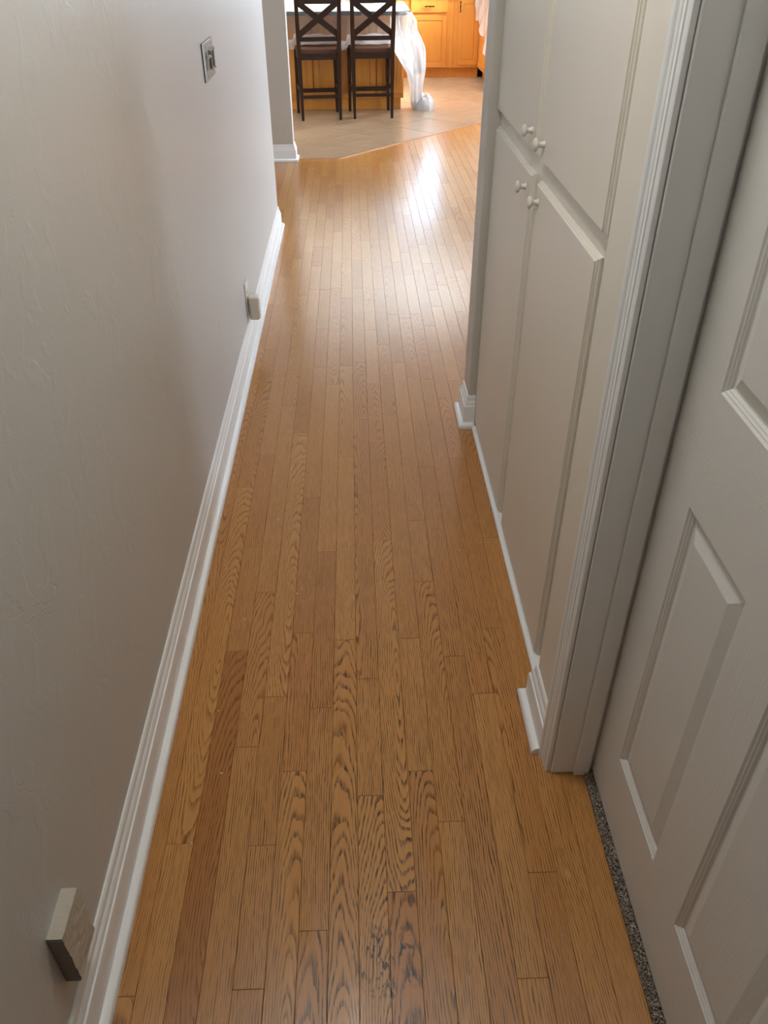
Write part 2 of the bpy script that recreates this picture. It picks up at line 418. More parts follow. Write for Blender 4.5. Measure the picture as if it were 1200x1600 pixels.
# ------------------------------------------------------------------ door, its frame and casing
CAS = [(0,0),(0,.0075),(.003,.0088),(.012,.0096),(.0135,.0115),(.0185,.0122),(.022,.0105),(.0235,.0095),(.0255,.0118),(.033,.0128),(.0345,.0116),(.036,.0140),(.040,.0160),(.0455,.0165),(.047,.0150),(.047,0)]
def casing():
    mb = MB()
    # sweep in the plane of the wall: plan x -> Y, plan y -> Z, profile (outward, proud)
    P = [(D1+.005, 0), (D1+.005, 2.055), (D0-.005, 2.055), (D0-.005, 0)]
    mb.sweep(P, CAS)
    mb.map(lambda a, b_, d: (XR-d, a, b_))
    return mb
# travel goes up the far side first, so "right of travel" points to +Y: outward
o = struct('trim_1', casing(), 'trim', loc=(XR, D1, 0)); smooth_by_angle(o, 35)
jm = MB().box(XR+.0015, .5295, D1, D1+.0175, 0, 2.068, .0015)
jm.box(XR+.0015, .5295, D0-.0175, D0, 0, 2.068, .0015); jm.box(XR+.0015, .5295, D0, D1, 2.05, 2.0675, .0015)
o = struct('trim_2', jm, 'trim', loc=(.47, D1, 0))
st = MB().box(.4650, .4985, D1-.0095, D1, 0, 2.05, .002, 2); st.box(.4650, .4985, D0, D0+.0095, 0, 2.05, .002, 2); st.box(.4650, .4985, D0+.0095, D1-.0095, 2.0405, 2.05, .002, 2)
st.build('door_stop', 'trim', o)
door = empty('door_1', (.506, (D0+D1)/2, 0)); door['kind'] = 'structure'
DX, DB, DT = .506, .016, 2.040
DY0, DY1 = D0+.003, D1-.002
panY = [(.433, .6495), (.762, .979)]; panZ = [(.1995, .8225), (1.0180, 1.62), (1.70, 1.93)]
slab = MB()
ys = [DY0]+[v for p in panY for v in p]+[DY1]; zs = [DB]+[v for p in panZ for v in p]+[DT]
for i in range(5):
    for k in range(7):
        if i % 2 == 1 and k % 2 == 1: continue
        slab.add([(DX,ys[i],zs[k]),(DX,ys[i+1],zs[k]),(DX,ys[i+1],zs[k+1]),(DX,ys[i],zs[k+1])], [(0,1,2,3)])
slab.add([(DX,DY0,DB),(DX,DY1,DB),(DX,DY1,DT),(DX,DY0,DT),(DX+.035,DY0,DB),(DX+.035,DY1,DB),(DX+.035,DY1,DT),(DX+.035,DY0,DT)], [(0,1,5,4),(1,2,6,5),(2,3,7,6),(3,0,4,7),(4,5,6,7)])
slab.build('door_slab', 'door', door)
STK = [(0,0),(.0035,.0030),(.0055,.0032),(.0085,.0058),(.0100,.0060),(.0135,.0095),(.0165,.0098),(.0400,.0018),(.0420,.0015)]
for (a0, a1) in panY:
    for (b0, b1) in panZ:
        mb = MB(); vs = []; fs = []
        for o_, d in STK: vs += [(DX+d,a0+o_,b0+o_),(DX+d,a1-o_,b0+o_),(DX+d,a1-o_,b1-o_),(DX+d,a0+o_,b1-o_)]
        for i in range(len(STK)-1):
            for k in range(4): fs.append((i*4+k, i*4+(k+1)%4, (i+1)*4+(k+1)%4, (i+1)*4+k))
        n_ = (len(STK)-1)*4; fs.append((n_,n_+1,n_+2,n_+3)); mb.add(vs, fs); mb.build('door_panel', 'door', door)

# ------------------------------------------------------------------ floors
fl_wood = empty('floor'); fl_wood['kind'] = 'structure'
struct('floor_base', MB().box(-2.75, 3.75, -4.75, 12.5, -.10, -.019), 'subfloor')
BW, X0 = .0573, .0345
KINKX, KINKY, SL = -.118, 7.144, 1.083
def edge_y(x): return KINKY if x <= KINKX else KINKY+SL*(x-KINKX)
JO = {-9:[1.94,4.46],-8:[.95,2.27,3.12,3.39],-7:[1.5,1.94,2.48,6.23],-6:[1.19,1.73,2.85,4.05],-5:[.66,.94,1.34,2.63,3.76],-4:[1.12,1.56,2.2,3.19],
 -3:[.76,1.3,1.91,3.03,4.15,5.14],-2:[1.53,2.45,4.0],-1:[1.05,1.39,3.24,4.14,4.59,5.67],0:[.83,1.96,2.56,3.03,3.97],1:[1.11,1.53,2.75,3.1,3.42,4.41,5.99,7.05],
 2:[.98,1.76,2.06,2.44,2.71,3.23,3.77,4.96],3:[1.46,4.55],4:[.66,3.06],5:[.86,1.56,2.43,2.89,3.33,3.63],6:[1.96,4.1,4.52],7:[4.17],8:[3.8]}
FIX = {(-7,1.5):(.15,.97,.40), (-1,4.59):(.2,.9,.5), (-8,.95):(.9,.3,.9), (3,1.46):(.25,.70,.75), (0,3.97):(.8,.4,.3), (-6,1.73):(.4,.72,.1), (4,3.06):(.3,.45,.85)}
rnd = random.Random(21)
boards = []
for k in range(-44, 62):
    xa, xb = X0+k*BW, X0+(k+1)*BW; xm = (xa+xb)/2
    if xa < XL-.03: ya, yb = LEND-.1, S0+.1
    elif k >= 7: ya, yb = 2.70, edge_y(xm)
    else: ya, yb = -4.6, edge_y(xm)
    if xa < -2.6 or xb > 3.62: continue
    js = list(JO.get(k, [])); cuts = [ya]
    known = [j for j in js if ya+.25 < j < yb-.1]
    targets = known+[yb]
    for t in targets:
        cur = cuts[-1]
        lim = 1.05 if t < 3.2 and known else .78
        while t-cur > lim*1.15:
            step = rnd.uniform(.32, .85) if cur > 2.6 or not known else rnd.uniform(.55, .95)
            if t-cur-step < .22: break
            cur += step
            if -10 < k < 8 and .32 < cur < 2.6 and t-cuts[-1] < 2.0 and known: continue
            cuts.append(cur)
        cuts.append(t)
    for i in range(len(cuts)-1): boards.append((k, xa, xb, cuts[i], cuts[i+1]))
# the doorway strip under the door's threshold
boards += [(7, X0+7*BW, .4875, D0-.2, D1+.2)]
def vis_size(bd):
    k, xa, xb, ya, yb = bd; ym = max((ya+yb)/2, .6); xm = (xa+xb)/2
    if yb < .45: return 0
    if k >= 7 and ym > 2.5 and xa > .147*yb+.03: return 0
    if xm < XL and xm < -.0925*ym-.03: return 0
    return (xb-xa)*(yb-max(ya, .5))*H_CAM/(ym*ym+H_CAM**2)**1.5
boards.sort(key=vis_size, reverse=True)
def board_geo(bd, gx, gy):
    k, xa, xb, ya, yb = bd
    g = .00025; e = .0006; z1 = rnd.uniform(-.0003, 0.0)
    x0, x1 = xa+g, xb-g; y0 = ya+g
    def end(x):
        return min(yb, edge_y(x))-g if yb >= edge_y((xa+xb)/2)-1e-6 and xa >= -1.2 else yb-g
    if yb >= edge_y((xa+xb)/2)-1e-6: ye0, ye1 = edge_y(x0)-g, edge_y(x1)-g
    else: ye0 = ye1 = yb-g
    vs = [(x0,y0,-.018),(x1,y0,-.018),(x1,ye1,-.018),(x0,ye0,-.018),
          (x0,y0,z1-e),(x1,y0,z1-e),(x1,ye1,z1-e),(x0,ye0,z1-e),
          (x0+e,y0+e,z1),(x1-e,y0+e,z1),(x1-e,ye1-e,z1),(x0+e,ye0-e,z1)]
    fs = [(0,1,5,4),(1,2,6,5),(2,3,7,6),(3,0,4,7),(4,5,9,8),(5,6,10,9),(6,7,11,10),(7,4,8,11),(8,9,10,11)]
    return vs, fs
def set_attr(me, gco, brd):
    a = me.attributes.new('gco', 'FLOAT_VECTOR', 'POINT'); a.data.foreach_set('vector', [c for p in gco for c in p])
    b_ = me.attributes.new('brd', 'FLOAT_COLOR', 'POINT'); b_.data.foreach_set('color', [c for p in brd for c in p])
def seeds(bd):
    for (k, yy), s_ in FIX.items():
        if bd[0] == k and abs(bd[4]-yy) < .02: return s_
    return (rnd.random(), rnd.random()*.93, rnd.random())
NPART = 300
allv, allf, allg, allb = [], [], [], []
for i, bd in enumerate(boards):
    vs, fs = board_geo(bd, 0, 0); s_ = seeds(bd)
    cx_, cy_ = (bd[1]+bd[2])/2, (bd[3]+bd[4])/2
    gco = [(x-cx_, y-cy_, z) for x, y, z in vs]; brd = [(s_[0], s_[1], s_[2], 1)]*len(vs)
    if i < NPART and vis_size(bd) > 0:
        me = bpy.data.meshes.new('floorboard'); me.from_pydata(gco, [], fs); set_attr(me, gco, brd); me.materials.append(M['oak'])
        ob = bpy.data.objects.new('floorboard', me); ob.location = (cx_, cy_, 0); ob.parent = fl_wood; COL.objects.link(ob)
    else:
        n_ = len(allv); allv += vs; allf += [tuple(q+n_ for q in f) for f in fs]; allg += gco; allb += brd
me = bpy.data.meshes.new('floorboards_rest'); me.from_pydata(allv, [], allf); set_attr(me, allg, allb); me.materials.append(M['oak'])
ob = bpy.data.objects.new('floorboards_rest', me); ob.parent = fl_wood; ob['kind'] = 'stuff'; COL.objects.link(ob)

# tiled kitchen floor, laid on the diagonal
fl_tile = empty('floor_tiled'); fl_tile['kind'] = 'structure'
def clip(poly, a, b_, c):
    out = []
    for i in range(len(poly)):
        p, q = poly[i], poly[(i+1) % len(poly)]; dp = a*p[0]+b_*p[1]-c; dq = a*q[0]+b_*q[1]-c
        if dp >= 0: out.append(p)
        if dp*dq < 0: t = dp/(dp-dq); out.append((p[0]+(q[0]-p[0])*t, p[1]+(q[1]-p[1])*t))
    return out
U = .745; G = .0035
bed = MB()
bedp = [(-2.6, KINKY+.012), (KINKX, KINKY+.012), (3.6, edge_y(3.6)+.012), (3.6, KY), (-2.6, KY)]
bed.add([(x,y,-.0035) for x, y in bedp]+[(x,y,-.018) for x, y in bedp], [tuple(range(5)), (0,1,6,5),(1,2,7,6),(2,3,8,7),(3,4,9,8),(4,0,5,9)])
bed.build('grout_bed', 'grout', fl_tile)
for i in range(-2, 14):
    for k in range(-4, 14):
        s0, s1 = 8.905+(i-6)*U+G, 8.905+(i-5)*U-G; t0, t1 = 8.10+(k-4)*U+G, 8.10+(k-3)*U-G     # s = x+y, t = y-x
        poly = [((s-t)/2, (s+t)/2) for s, t in ((s0,t0),(s1,t0),(s1,t1),(s0,t1))]
        poly = clip(poly, 0, 1, KINKY+.012); poly = clip(poly, -SL, 1, KINKY-SL*KINKX+.016) if poly else poly
        if len(poly) > 2: poly = clip(poly, 0, -1, -KY)
        if len(poly) > 2: poly = clip(poly, 1, 0, -2.6)
        if len(poly) > 2: poly = clip(poly, -1, 0, -3.6)
        if len(poly) < 3: continue
        ar = abs(sum(poly[j][0]*poly[(j+1)%len(poly)][1]-poly[(j+1)%len(poly)][0]*poly[j][1] for j in range(len(poly))))/2
        if ar < .004: continue
        n_ = len(poly); cx_ = sum(p[0] for p in poly)/n_; cy_ = sum(p[1] for p in poly)/n_
        ins = lambda p: (p[0]+(cx_-p[0])*.005, p[1]+(cy_-p[1])*.005)
        mb = MB(); vs = [(x,y,-.012) for x, y in poly]+[(x,y,-.0015) for x, y in poly]+[(*ins(p),0.0) for p in poly]
        fs = [tuple(range(2*n_, 3*n_))]
        for j in range(n_):
            j2 = (j+1) % n_; fs += [(j,j2,n_+j2,n_+j),(n_+j,n_+j2,2*n_+j2,2*n_+j)]
        mb.add(vs, fs).build('tile', 'tile', fl_tile)
thr = MB().sweep([(-.455, KINKY-.004), (KINKX, KINKY-.004), (3.5, edge_y(3.5)-.004)], [(-.022,0),(-.022,.002),(-.012,.006),(.004,.0065),(.012,.002),(.012,0)])
def thr_mat():
    b = NB('oak_reducer'); p = b.pos()
    return b.done(b.bsdf(b.mix(b.noise(p, 30., 3), lin(150, 96, 50), lin(184, 128, 78)), .3))
M['reducer'] = thr_mat()
struct('trim_3', thr, 'reducer')

# carpet of the closet, its edge showing under the door
cp = MB(); rc = random.Random(3)
for i in range(5200):
    x = .4880+rc.random()**1.6*.12; y = D0+.002+rc.random()*(D1-D0-.006)
    if x > .49+.02 and x > .4985 and y > D1-.002: continue
    hgt = rc.uniform(.007, .0125); r_ = rc.uniform(.0010, .0019); dx, dy = rc.uniform(-.0018, .0018), rc.uniform(-.0018, .0018); a0 = rc.random()*6
    ring = [(x+r_*math.cos(a0+q*2.094), y+r_*math.sin(a0+q*2.094), -.004) for q in range(3)]
    ring2 = [(px_+dx+.0004*math.cos(q), py_+dy, hgt) for q, (px_, py_, _) in enumerate(ring)]
    cp.add(ring+ring2, [(0,1,4,3),(1,2,5,4),(2,0,3,5),(3,4,5)])
cp.box(.488, 1.5, D0-.5, D1+.125, -.018, .003)
tag(cp.build('carpet', 'carpet'), 'grey brown carpet pile showing under the white panel door', 'carpet', kind='stuff')

# ------------------------------------------------------------------ built-in pantry cabinet in the right wall
pc = empty('pantry_cabinet', (.44, (NY0+NY1)/2, 0)); tag(pc, 'tall cream built-in pantry cabinet with four flat doors in hallway wall', 'cabinet')
FX, BX = .4405, .456
body = MB().box(BX, .98, NY0+.002, NY1-.002, .002, 2.199)
body.build('cabinet_body', 'cab', pc)
ts = MB(); ts.sweep([(BX, NY1-.034), (BX, NY0+.034)], [(0,.002),(.027,.002),(.027,.008),(.024,.012),(.017,.016),(0,.016)])
ts.build('toe_strip', 'trim', pc)
EDG = [(0,0,),(0,.0015),(.0035,.004),(.0040,.0065),(.0075,.0085),(.0080,.0155)]   # (inset grows outward, depth)
def pantry_door(y0, y1, z0, z1, knob):
    mb = MB(); vs = []; fs = []
    E_ = [(.0085,0),(.0075,.0008),(.0072,.0035),(.0045,.0045),(.0040,.0070),(.0010,.0085),(0,.0100),(0,.0150)]
    for o_, d in E_: vs += [(FX+d,y0+o_,z0+o_),(FX+d,y1-o_,z0+o_),(FX+d,y1-o_,z1-o_),(FX+d,y0+o_,z1-o_)]
    for i in range(len(E_)-1):
        for k in range(4): fs.append((i*4+k, i*4+(k+1)%4, (i+1)*4+(k+1)%4, (i+1)*4+k))
    fs.append((0,1,2,3)); n_ = (len(E_)-1)*4; fs.append((n_,n_+1,n_+2,n_+3)); mb.add(vs, fs)
    d = mb.build('door', 'cab', pc)
    kb = MB().lathe((FX, knob[0], knob[1]), (-1,0,0), [(.0085,-.001),(.0085,.002),(.0065,.005),(.0058,.010),(.0075,.0145),(.0125,.017),(.0148,.0195),(.0145,.0225),(.011,.0255),(.005,.0270),(.0001,.0273)], 24)
    k_ = kb.build('knob', 'knob', d); smooth_by_angle(k_, 60)
pantry_door(2.066, 2.716-.052, .0185, 1.0555, (2.128, 1.0105))
pantry_door(1.437, 2.004, .0185, 1.0555, (1.966, 1.0135))
pantry_door(2.062, 2.716-.052, 1.0985, 2.15, (2.113, 1.145))
pantry_door(1.423, 2.006, 1.0985, 2.15, (1.964, 1.1425))

# ------------------------------------------------------------------ things on the left wall
sw = MB().box(XL, XL+.0065, 3.0, 3.225, 1.132, 1.246, .003, 2).build('switch_plate', 'nickel', loc=(XL, 3.11, 1.132))
tag(sw, 'brushed metal light switch plate with three switches high on left wall', 'light switch')
sp = (XL, 3.11, 1.132)
for yy, dark in ((3.055, 1), (3.115, 0), (3.172, 0)):
    MB().box(XL+.006, XL+.009, yy-.012, yy+.012, 1.163, 1.215, .001).build('switch_housing', 'grey_and_shade' if dark else 'nickel', sw)
    if dark: MB().beam((XL+.008, yy, 1.196), (XL+.020, yy, 1.206), (.010, .009), (.008, .007), (0,1,0)).build('toggle', 'plastic', sw)
    else:
        t = MB().box(XL+.009, XL+.016, yy-.007, yy+.007, 1.164, 1.214, .002, 2).build('slide_switch', 'grey_and_shade', sw)
        for zz in (1.161, 1.217): MB().lathe((XL+.006, yy, zz), (1,0,0), [(.004,0),(.004,.012),(.0025,.014),(.0001,.0145)], 10).build('end_cap', 'plastic', t)
    for zz in (1.145, 1.233): MB().lathe((XL+.006, yy, zz), (1,0,0), [(.0034,0),(.0030,.0015),(.0001,.002)], 10).build('screw', 'nickel', sw)
op = MB().box(XL, XL+.0055, 3.395, 3.475, .150, .300, .002, 2).build('outlet_cover', 'plastic', loc=(XL, 3.435, .15))
tag(op, 'cream wall outlet cover above the left baseboard with a plug-in in it', 'outlet')
MB().lathe((XL+.0055, 3.435, .252), (1,0,0), [(.016,0),(.016,.0012),(.0145,.0018),(.0001,.0018)], 20).build('receptacle', 'plastic', op)
for dy in (-.006, .006): MB().box(XL+.0070, XL+.0078, 3.435+dy-.001, 3.435+dy+.001, .249, .258).build('slot', 'dark', op)
MB().lathe((XL+.005, 3.435, .225), (1,0,0), [(.003,0),(.0026,.0015),(.0001,.002)], 10).build('screw', 'nickel', op)
def plug_in():
    bm = bmesh.new(); bmesh.ops.create_cube(bm, size=1)
    for v in bm.verts: v.co = Vector((XL+.0315+v.co.x*.049, 3.437+v.co.y*.058, .182+v.co.z*.100))
    vert = [e for e in bm.edges if abs((e.verts[0].co-e.verts[1].co).z) > .05]
    bmesh.ops.bevel(bm, geom=vert, offset=.017, segments=6, profile=.5, affect='EDGES')
    bmesh.ops.bevel(bm, geom=[e for e in bm.edges if e.calc_face_angle(0) > R(60)], offset=.004, segments=2, profile=.5, affect='EDGES')
    bm.verts.index_update(); mb = MB().add([v.co[:] for v in bm.verts], [[v.index for v in f.verts] for f in bm.faces]); bm.free(); return mb
pl = plug_in().build('plug_in', 'plastic', loc=(XL+.007, 3.437, .186)); smooth_by_angle(pl, 40)
tag(pl, 'small rounded cream plug-in device sticking out of the outlet cover', 'plug')
# square-edged box with a coarse coat of paint
wb = empty('wall_box', (XL, .643, .186)); tag(wb, 'rough textured beige box with shade painted grey on its end, mounted low on left wall', 'box')
x0, x1, ya, yb, za, zb = XL, XL+.0245, .6045, .6845, .186, .3175
rb = MB(); N1, N2 = 14, 22
def rbv(x, y, z):
    n_ = mnoise.noise(Vector((x, y, z))*230)*.0013+mnoise.noise(Vector((x, y, z))*80)*.0012
    return (x+n_, y, z+n_*.8)
for i in range(N1+1):
    for k in range(N2+1):
        rb.v.append(rbv(x1, ya+(yb-ya)*i/N1, za+(zb-za)*k/N2))
for i in range(N1):
    for k in range(N2): a = i*(N2+1)+k; rb.f.append((a, a+1, a+N2+2, a+N2+1))
n_ = len(rb.v)
for i in range(N1+1):
    rb.v.append((x0, ya+(yb-ya)*i/N1, zb))
for i in range(N1): rb.f.append((i*(N2+1)+N2, (i+1)*(N2+1)+N2, n_+i+1, n_+i))
m_ = len(rb.v)
for k in range(N2+1): rb.v.append((x0, yb, za+(zb-za)*k/N2))
for k in range(N2): rb.f.append((N1*(N2+1)+k, N1*(N2+1)+k+1, m_+k+1, m_+k))
rb.build('box_body', 'roughbox', wb)
MB().box(x0, x1-.001, ya-.0015, ya+.012, za-.0012, zb-.0025, .0012).build('end_face', 'grey_and_shade', wb)['label'] = 'end face with its shade painted grey'  # grey colour stands in for shade on the side turned from the kitchen

# unseen fill lamp, added on the hallway ceiling to brighten the foreground
lp = empty('added_fill_lamp', (-.04, 1.30, ZC)); tag(lp, 'unseen round fill lamp added on the hallway ceiling', 'lamp')
o = MB().lathe((-.04, 1.30, ZC-.001), (0,0,-1), [(.20,0),(.20,.03),(.19,.036),(.0001,.036)], 40).build('fill_lamp_base', 'trim', lp); smooth_by_angle(o, 40)
FILL_STRENGTH = 15.5
def fill_lamp_mat():
    b = NB('fill_lamp_glow'); e = b.n('Emission'); e.inputs[0].default_value = (1, .985, .96, 1); e.inputs[1].default_value = FILL_STRENGTH; return b.done(e)
M['fill_glow'] = fill_lamp_mat()
o = MB().lathe((-.04, 1.30, ZC-.037), (0,0,-1), [(.185,0),(.183,.02),(.165,.04),(.12,.058),(.06,.067),(.0001,.07)], 40).build('fill_lamp_shade', 'fill_glow', lp); smooth_by_angle(o, 60)

# ------------------------------------------------------------------ kitchen cabinets
def shaker(parent, x0, x1, z0, z1, fy, pull=None, fr=.052, drawer=False, panel=True):
    """framed door or drawer front, local coordinates, front faces -Y at y = fy"""
    d = MB()
    if not panel: d.box(x0, x1, fy, fy+.019, z0, z1, .003, 2)
    else:
        d.box(x0, x0+fr, fy, fy+.019, z0, z1, .002); d.box(x1-fr, x1, fy, fy+.019, z0, z1, .002)
        d.box(x0+fr, x1-fr, fy, fy+.019, z0, z0+fr, .002); d.box(x0+fr, x1-fr, fy, fy+.019, z1-fr, z1, .002)
    o = d.build('drawer_front' if drawer else 'door', 'maple', parent)
    if panel:
        p = MB(); a = fr-.002; q = [(a,.009),(a+.022,.004),(a+.024,.004)]; vs = []; fs = []
        for o_, dd in q: vs += [(x0+o_,fy+dd,z0+o_),(x1-o_,fy+dd,z0+o_),(x1-o_,fy+dd,z1-o_),(x0+o_,fy+dd,z1-o_)]
        for i in range(2):
            for k in range(4): fs.append((i*4+k,i*4+(k+1)%4,(i+1)*4+(k+1)%4,(i+1)*4+k))
        fs.append((8,9,10,11)); vs += [(x0+a,fy+.018,z0+a),(x1-a,fy+.018,z0+a),(x1-a,fy+.018,z1-a),(x0+a,fy+.018,z1-a)]
        fs += [(0,1,13,12),(1,2,14,13),(2,3,15,14),(3,0,12,15),(12,13,14,15)]
        p.add(vs, fs).build('raised_panel', 'maple', o)
    if pull:
        (px_, pz_, vert) = pull; h = MB(); L = .052
        if vert:
            h.beam((px_,fy-.026,pz_-L), (px_,fy-.026,pz_+L), (.010,.008)); [h.beam((px_,fy,pz_+s*L*.8), (px_,fy-.026,pz_+s*L*.8), (.008,.008)) for s in (-1,1)]
            [h.box(px_-.008,px_+.008,fy-.032,fy-.022,pz_+s*L-.006,pz_+s*L+.006,.002) for s in (-1,0,1)]
        else:
            h.beam((px_-L,fy-.026,pz_), (px_+L,fy-.026,pz_), (.010,.008), side=(0,0,1)); [h.beam((px_+s*L*.8,fy,pz_), (px_+s*L*.8,fy-.026,pz_), (.008,.008)) for s in (-1,1)]
            [h.box(px_+s*L-.006,px_+s*L+.006,fy-.032,fy-.022,pz_-.008,pz_+.008,.002) for s in (-1,0,1)]
        h.build('pull', 'bronze', o)
def base_cabinet(label, loc, rz, wdt, dep, group, fronts):
    c = empty('base_cabinet', loc, rz); ORG[c.name] = Vector(); tag(c, label, 'cabinet', group)
    MB().box(-wdt/2, wdt/2, 0, dep, .118, .878, .001).build('carcass', 'maple', c)
    MB().box(-wdt/2, wdt/2, .055, dep, .001, .117).build('toe_kick', 'maple', c)
    for f in fronts: shaker(c, *f[:4], -.019, **f[4])
    return c
GB = 'maple base cabinets along the back of the kitchen'
FYB = 11.63
base_cabinet('maple base cabinet with one drawer over one door at the back wall', (.985, FYB, 0), 0, .62, .66, GB,
    [(-.23,.225,.695+.028,.865,dict(drawer=True,panel=False,pull=(0.0,.790,False))), (-.23,.225,.125,.690,dict(pull=(-.205,.62,True)))])
base_cabinet('narrow maple base cabinet with a single tall door in the kitchen corner', (1.467, FYB, 0), 0, .340, .66, GB,
    [(-.117,.152,.150,.865,dict(pull=(-.099,.785,True)))])
base_cabinet('maple base cabinet at the back wall half hidden by the covered island', (.40, FYB, 0), 0, .545, .66, GB,
    [(-.255,.255,.723,.865,dict(drawer=True,panel=False,pull=(0,.79,False))), (-.255,.255,.125,.690,dict(pull=(.225,.62,True)))])
base_cabinet('maple base cabinet facing left along the right kitchen wall', (1.64, 11.05, 0), R(-90), 1.14, .62, GB,
    [(-.56,-.005,.125,.865,dict()), (.005,.56,.125,.865,dict())])
ct = MB().box(.12, 2.268, 11.585, KY-.002, .8785, .912, .006, 2); ct.box(1.60, 2.268, 10.46, 11.585, .8785, .912, .006, 2)
tag(ct.build('countertop', 'granite', loc=(1.2, 11.9, .879)), 'dark stone countertop on the back and right maple base cabinets', 'countertop')
# sheet over the right hand counter, hanging in front of its doors
sh = MB(); n1, n2 = 44, 12
HEM = [(11.60,.85),(11.50,.70),(11.42,.655),(11.25,.66),(11.1,.63),(11.03,.585),(10.92,.53),(10.6,.40),(10.4,.36)]
def hem_r(y):
    for a, b_ in zip(HEM, HEM[1:]):
        if b_[0] <= y <= a[0]: return a[1]+(b_[1]-a[1])*(a[0]-y)/(a[0]-b_[0])
    return .85
for i in range(n1+1):
    y = 11.575-(11.575-10.50)*i/n1
    low = hem_r(y)+.010*math.sin(y*40)
    for k in range(n2+1):
        t = k/n2; z = .924-(.924-low)*t
        sh.v.append((1.578-.022*math.sin(y*13+t*2.2)*t-.014*math.sin(y*29-t*3)*t-.02*t, y, z))
for i in range(n1):
    for k in range(n2): a = i*(n2+1)+k; sh.f.append((a,a+1,a+n2+2,a+n2+1))
hang = sh.build('plastic_sheet', 'film3', loc=(1.6, 11.0, .922), smooth=True)
tag(hang, 'white plastic dust sheet over the right kitchen counter, glaring in window light', 'plastic sheet')
tp = MB(); n1, n2 = 22, 12
for i in range(n1+1):
    for k in range(n2+1):
        y = 11.56-1.06*i/n1; x = 1.585+.66*k/n2
        b_ = max(0, 1-((y-11.1)/.42)**2)*max(0, 1-((x-1.92)/.30)**2)
        z = .922+.30*b_+mnoise.noise(Vector((x*9, y*9, 0)))*.02*(k > 0)+.02*(0 < k < n2)
        tp.v.append((x, y, z))
for i in range(n1):
    for k in range(n2): a = i*(n2+1)+k; tp.f.append((a,a+1,a+n2+2,a+n2+1))
tp.build('sheet_top', 'film3', hang, smooth=True)

# ------------------------------------------------------------------ island with stone top
isl = empty('kitchen_island', (-.33, 9.7, 0)); tag(isl, 'maple kitchen island with framed panels behind the two dark stools', 'kitchen island')
IY = 9.400
MB().box(-1.25, .545, IY, 10.15, .112, .876, .002).build('carcass', 'maple', isl)
MB().box(-1.22, .518, IY+.040, 10.12, .001, .111).build('toe_kick', 'maple', isl)
ORG[isl.name] = Vector((-.33, 9.7, 0))
def isl_door(x0, x1):
    h = MB(); shaker(isl, x0, x1, .158, .866, IY-.019, None, .058)
for a, b_ in ((-1.22,-.86),(-.71,-.404),(-.390,-.085),(-.035,.253),(.267,.532)): isl_door(a, b_)
it = MB(); it_p = [(-1.32,9.10),(.46,9.10),(.53,9.118),(.568,9.16),(.58,9.22),(.58,10.32),(-1.32,10.32)]
n_ = len(it_p); it.add([(x,y,.878) for x, y in it_p]+[(x,y,.910) for x, y in it_p], [tuple(range(n_-1,-1,-1)), tuple(range(n_,2*n_))]+[(i,(i+1)%n_,n_+(i+1)%n_,n_+i) for i in range(n_)])
itop = it.build('island_countertop', 'granite', loc=(-.33, 9.7, .878)); tag(itop, 'dark grey stone island top under the clear plastic sheet', 'countertop')

# ------------------------------------------------------------------ plastic sheet over the island
ps_ = MB(); nx, ny = 60, 26
def wr(x, y, a=1.0): return a*(mnoise.noise(Vector((x*7, y*7, 1)))*.007+abs(mnoise.noise(Vector((x*16, y*11, 5))))*.006)
for i in range(nx+1):
    for k in range(ny+1):
        x = -1.325+1.915*i/nx; y = 9.088+1.23*k/ny
        if x > .45 and y < 9.25:                                    # rounded corner of the top
            dx, dy = x-.45, 9.25-y; r_ = math.hypot(dx, dy)
            if r_ > .155: x, y = .45+dx*.155/r_, 9.25-dy*.155/r_
        ps_.v.append((x, y, .9135+max(0, wr(x, y, 1.2))))
for i in range(nx):
    for k in range(ny): a = i*(ny+1)+k; ps_.f.append((a,a+ny+1,a+ny+2,a+1))
sheet = ps_.build('plastic_sheet', 'film2', loc=(-.3, 9.6, .913), smooth=True)
tag(sheet, 'clear plastic dust sheet draped over the island and bunched to the floor', 'plastic sheet')
# front skirt
fs_ = MB(); nx, nz = 110, 16
def hem(x):
    t = max(0, (x-.36)/.22)
    if -.55 < x < -.11 or -.03 < x < .41: return .640+.002*math.sin(x*40)
    return .592+.008*math.sin(x*17)-.25*min(1, t)**1.3
for i in range(nx+1):
    x = -1.325+1.90*i/nx
    for k in range(nz+1):
        t = k/nz; z = .915-(.915-hem(x))*t
        y = 9.086-.010*math.sin(x*26+t*1.5)*t-.012*math.sin(x*61+2*t)*t*.5-.02*t
        xx = x+.05*t*max(0, (x-.3)/.25)
        if x > .45: y += (x-.45)**2*2.2
        fs_.v.append((xx, y, z))
for i in range(nx):
    for k in range(nz): a = i*(nz+1)+k; fs_.f.append((a,a+1,a+nz+2,a+nz+1))
fs_.build('front_skirt', 'film', sheet, smooth=True)
hm = MB()
for i in range(nx+1):
    x = -1.325+1.74*i/nx
    for k in range(5):
        z = hem(x)+.088*(1-k/4)+.006*math.sin(x*33)*(k == 0)
        hm.v.append((x, 9.058-.012*math.sin(x*26+1.4)-.010*math.sin(k*1.6+x*12), z))
for i in range(nx):
    for k in range(4): a = i*5+k; hm.f.append((a,a+1,a+6,a+5))
hm.build('folded_hem', 'film2', sheet, smooth=True)
